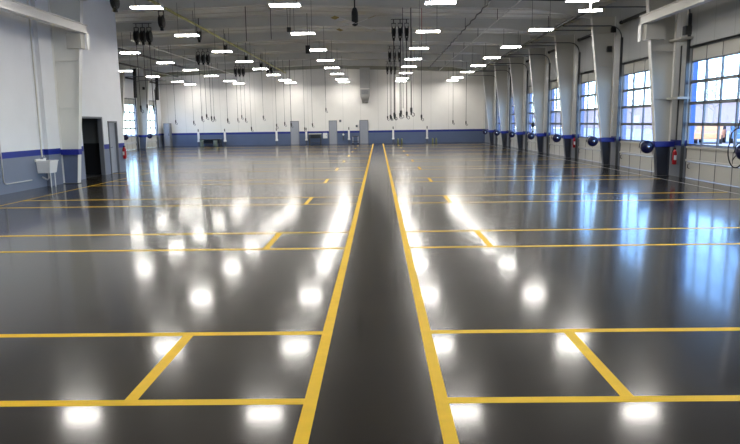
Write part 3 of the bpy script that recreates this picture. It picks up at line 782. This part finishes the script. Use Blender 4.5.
# ------------------------------------------------------------------ outdoors
tag(MB().box(-90, XLF-WT, -40, 150, -.3, -.06).box(XR+.05, 120, -40, 150, -.3, -.06).build('ground', M['concrete']), 'pale concrete yard outside', kind='structure')
b = thing('brick_building', (52, 120, 0), 'long low pinkish building across the yard outside the right doors', 'building')
o = b.location
MB().box(48, 58, 40, 240, -.1, 3.9).build('wall', M['brick'], b, o)
MB().box(47.6, 58.4, 39.6, 240.4, 3.9, 4.3).build('roof', M['roofing'], b, o)
for k in range(8): MB().box(47.95, 48.05, 60+k*20, 63+k*20, 1, 2.4).build('window', M['white'], b, o)
def bare_tree(x, y, h, lab, seed):
    r_ = random.Random(seed)
    t = thing('bare_tree', (x, y, 0), lab, 'tree', 'bare trees outside the doors')
    MB().tube([(x, y, -.1), (x+.1, y, h*.4), (x, y+.1, h)], [.16, .1, .03], 7).build('trunk', M['bark'], t, t.location)
    m = MB()
    for i in range(26):
        z = h*(.3+.65*i/26); a = r_.uniform(0, 2*PI); L = (1-i/32)*h*.32
        e = Vector((math.cos(a)*L, math.sin(a)*L, L*.7)); s_ = Vector((x, y, z))
        m.tube([s_, s_+e*.5+Vector((0, 0, .1)), s_+e], [.05, .03, .012], 5)
        for q_ in range(3):
            f_ = s_+e*r_.uniform(.4, .9); d_ = Vector((r_.uniform(-1, 1), r_.uniform(-1, 1), r_.uniform(.2, 1)))*L*.35
            m.tube([f_, f_+d_], [.02, .008], 4)
    m.build('branches', M['bark'], t, t.location)
for i, (x, y, h, w_) in enumerate([(40, 78, 8.5, 'first'), (37, 95, 8, 'second'), (42, 118, 9.5, 'third'), (38, 140, 9, 'fourth'), (44, 88, 9, 'fifth')]):
    bare_tree(x, y, h, 'leafless tree outside the right doors, %s along the yard' % w_, 40+i)
def car(x, y, m_, lab, name, rz=0.):
    t = thing(name, (x, y, -.06), lab, 'vehicle'); t.rotation_euler.z = rz
    prof = [(-2.1, .35), (-2.15, .75), (-1.2, .95), (-.6, 1.45), (.9, 1.48), (1.6, 1.0), (2.1, .9), (2.15, .4)]
    q = len(prof); m = MB()
    m.add([(u, -.85, z) for u, z in prof]+[(u, .85, z) for u, z in prof], [tuple(range(q)), tuple(range(2*q-1, q-1, -1))]+[(i, (i+1) % q, q+(i+1) % q, q+i) for i in range(q)])
    m.build('body', M[m_], t, bevel=.06)
    MB().hexa([(-1.02, -.86, 1.0), (1.45, -.86, 1.02), (1.45, .86, 1.02), (-1.02, .86, 1.0)], [(-.55, -.86, 1.4), (.85, -.86, 1.42), (.85, .86, 1.42), (-.55, .86, 1.4)]).build('window', M['dark'], t)
    for u in (-1.35, 1.35):
        for s in (-.78, .78): MB().lathe([(.1, -.1), (.32, -.1), (.32, .1), (.1, .1)], (u, s, .32), 'Y', 16).build('wheel', M['black'], t)
car(26.6, 47.5, 'car_blue', 'blue car parked outside the nearest right door', 'parked_car', 1.1)
car(24.2, 47.5, 'car_orange', 'orange vehicle parked outside the nearest right door left of the blue car', 'parked_car', 1.0)

# ------------------------------------------------------------------ light from outside
w = bpy.data.worlds.new('sky'); sc.world = w; w.use_nodes = True
n = w.node_tree.nodes; l = w.node_tree.links
sky = n.new('ShaderNodeTexSky'); sky.sky_type = 'NISHITA'; sky.sun_disc = False
sky.sun_elevation = math.radians(38); sky.sun_rotation = math.radians(200); sky.air_density = 1.; sky.dust_density = .2; sky.ozone_density = 4
n['Background'].inputs['Strength'].default_value = .95
tm = n.new('ShaderNodeMix'); tm.data_type = 'RGBA'; tm.blend_type = 'MULTIPLY'; tm.inputs['Factor'].default_value = 1
tm.inputs['B'].default_value = (.72, .90, 1.15, 1)
l.new(sky.outputs[0], tm.inputs['A']); l.new(tm.outputs['Result'], n['Background'].inputs['Color'])
sd = bpy.data.lights.new('sun', 'SUN'); sd.energy = 5.5; sd.angle = math.radians(.6); sd.color = (1, .96, .9)
so = bpy.data.objects.new('sun', sd); C.objects.link(so)
so.rotation_euler = Vector((.05, .80, -.62)).to_track_quat('-Z', 'Y').to_euler()

# ------------------------------------------------------------------ camera
cd = bpy.data.cameras.new('camera'); cam = bpy.data.objects.new('camera', cd); C.objects.link(cam)
f_px, p, r, y = 641.588, .1532, -.014, -.0149
cd.sensor_width = 36; cd.lens = 36*f_px/740; cd.clip_end = 600
cp, sp, cy, sy, cr, sr = math.cos(p), math.sin(p), math.cos(y), math.sin(y), math.cos(r), math.sin(r)
fw = Vector((sy*cp, cy*cp, -sp)); rt = Vector((cy, -sy, 0)); up = rt.cross(fw)
rt2 = rt*cr+up*sr; up2 = -rt*sr+up*cr
cam.matrix_world = Matrix(((rt2.x, up2.x, -fw.x, 0), (rt2.y, up2.y, -fw.y, 0), (rt2.z, up2.z, -fw.z, 1.75), (0, 0, 0, 1)))
sc.camera = cam
vs = sc.view_settings
vs.view_transform = 'Standard'; vs.look = 'None'; vs.gamma = 1; vs.use_curve_mapping = False; vs.exposure = 0
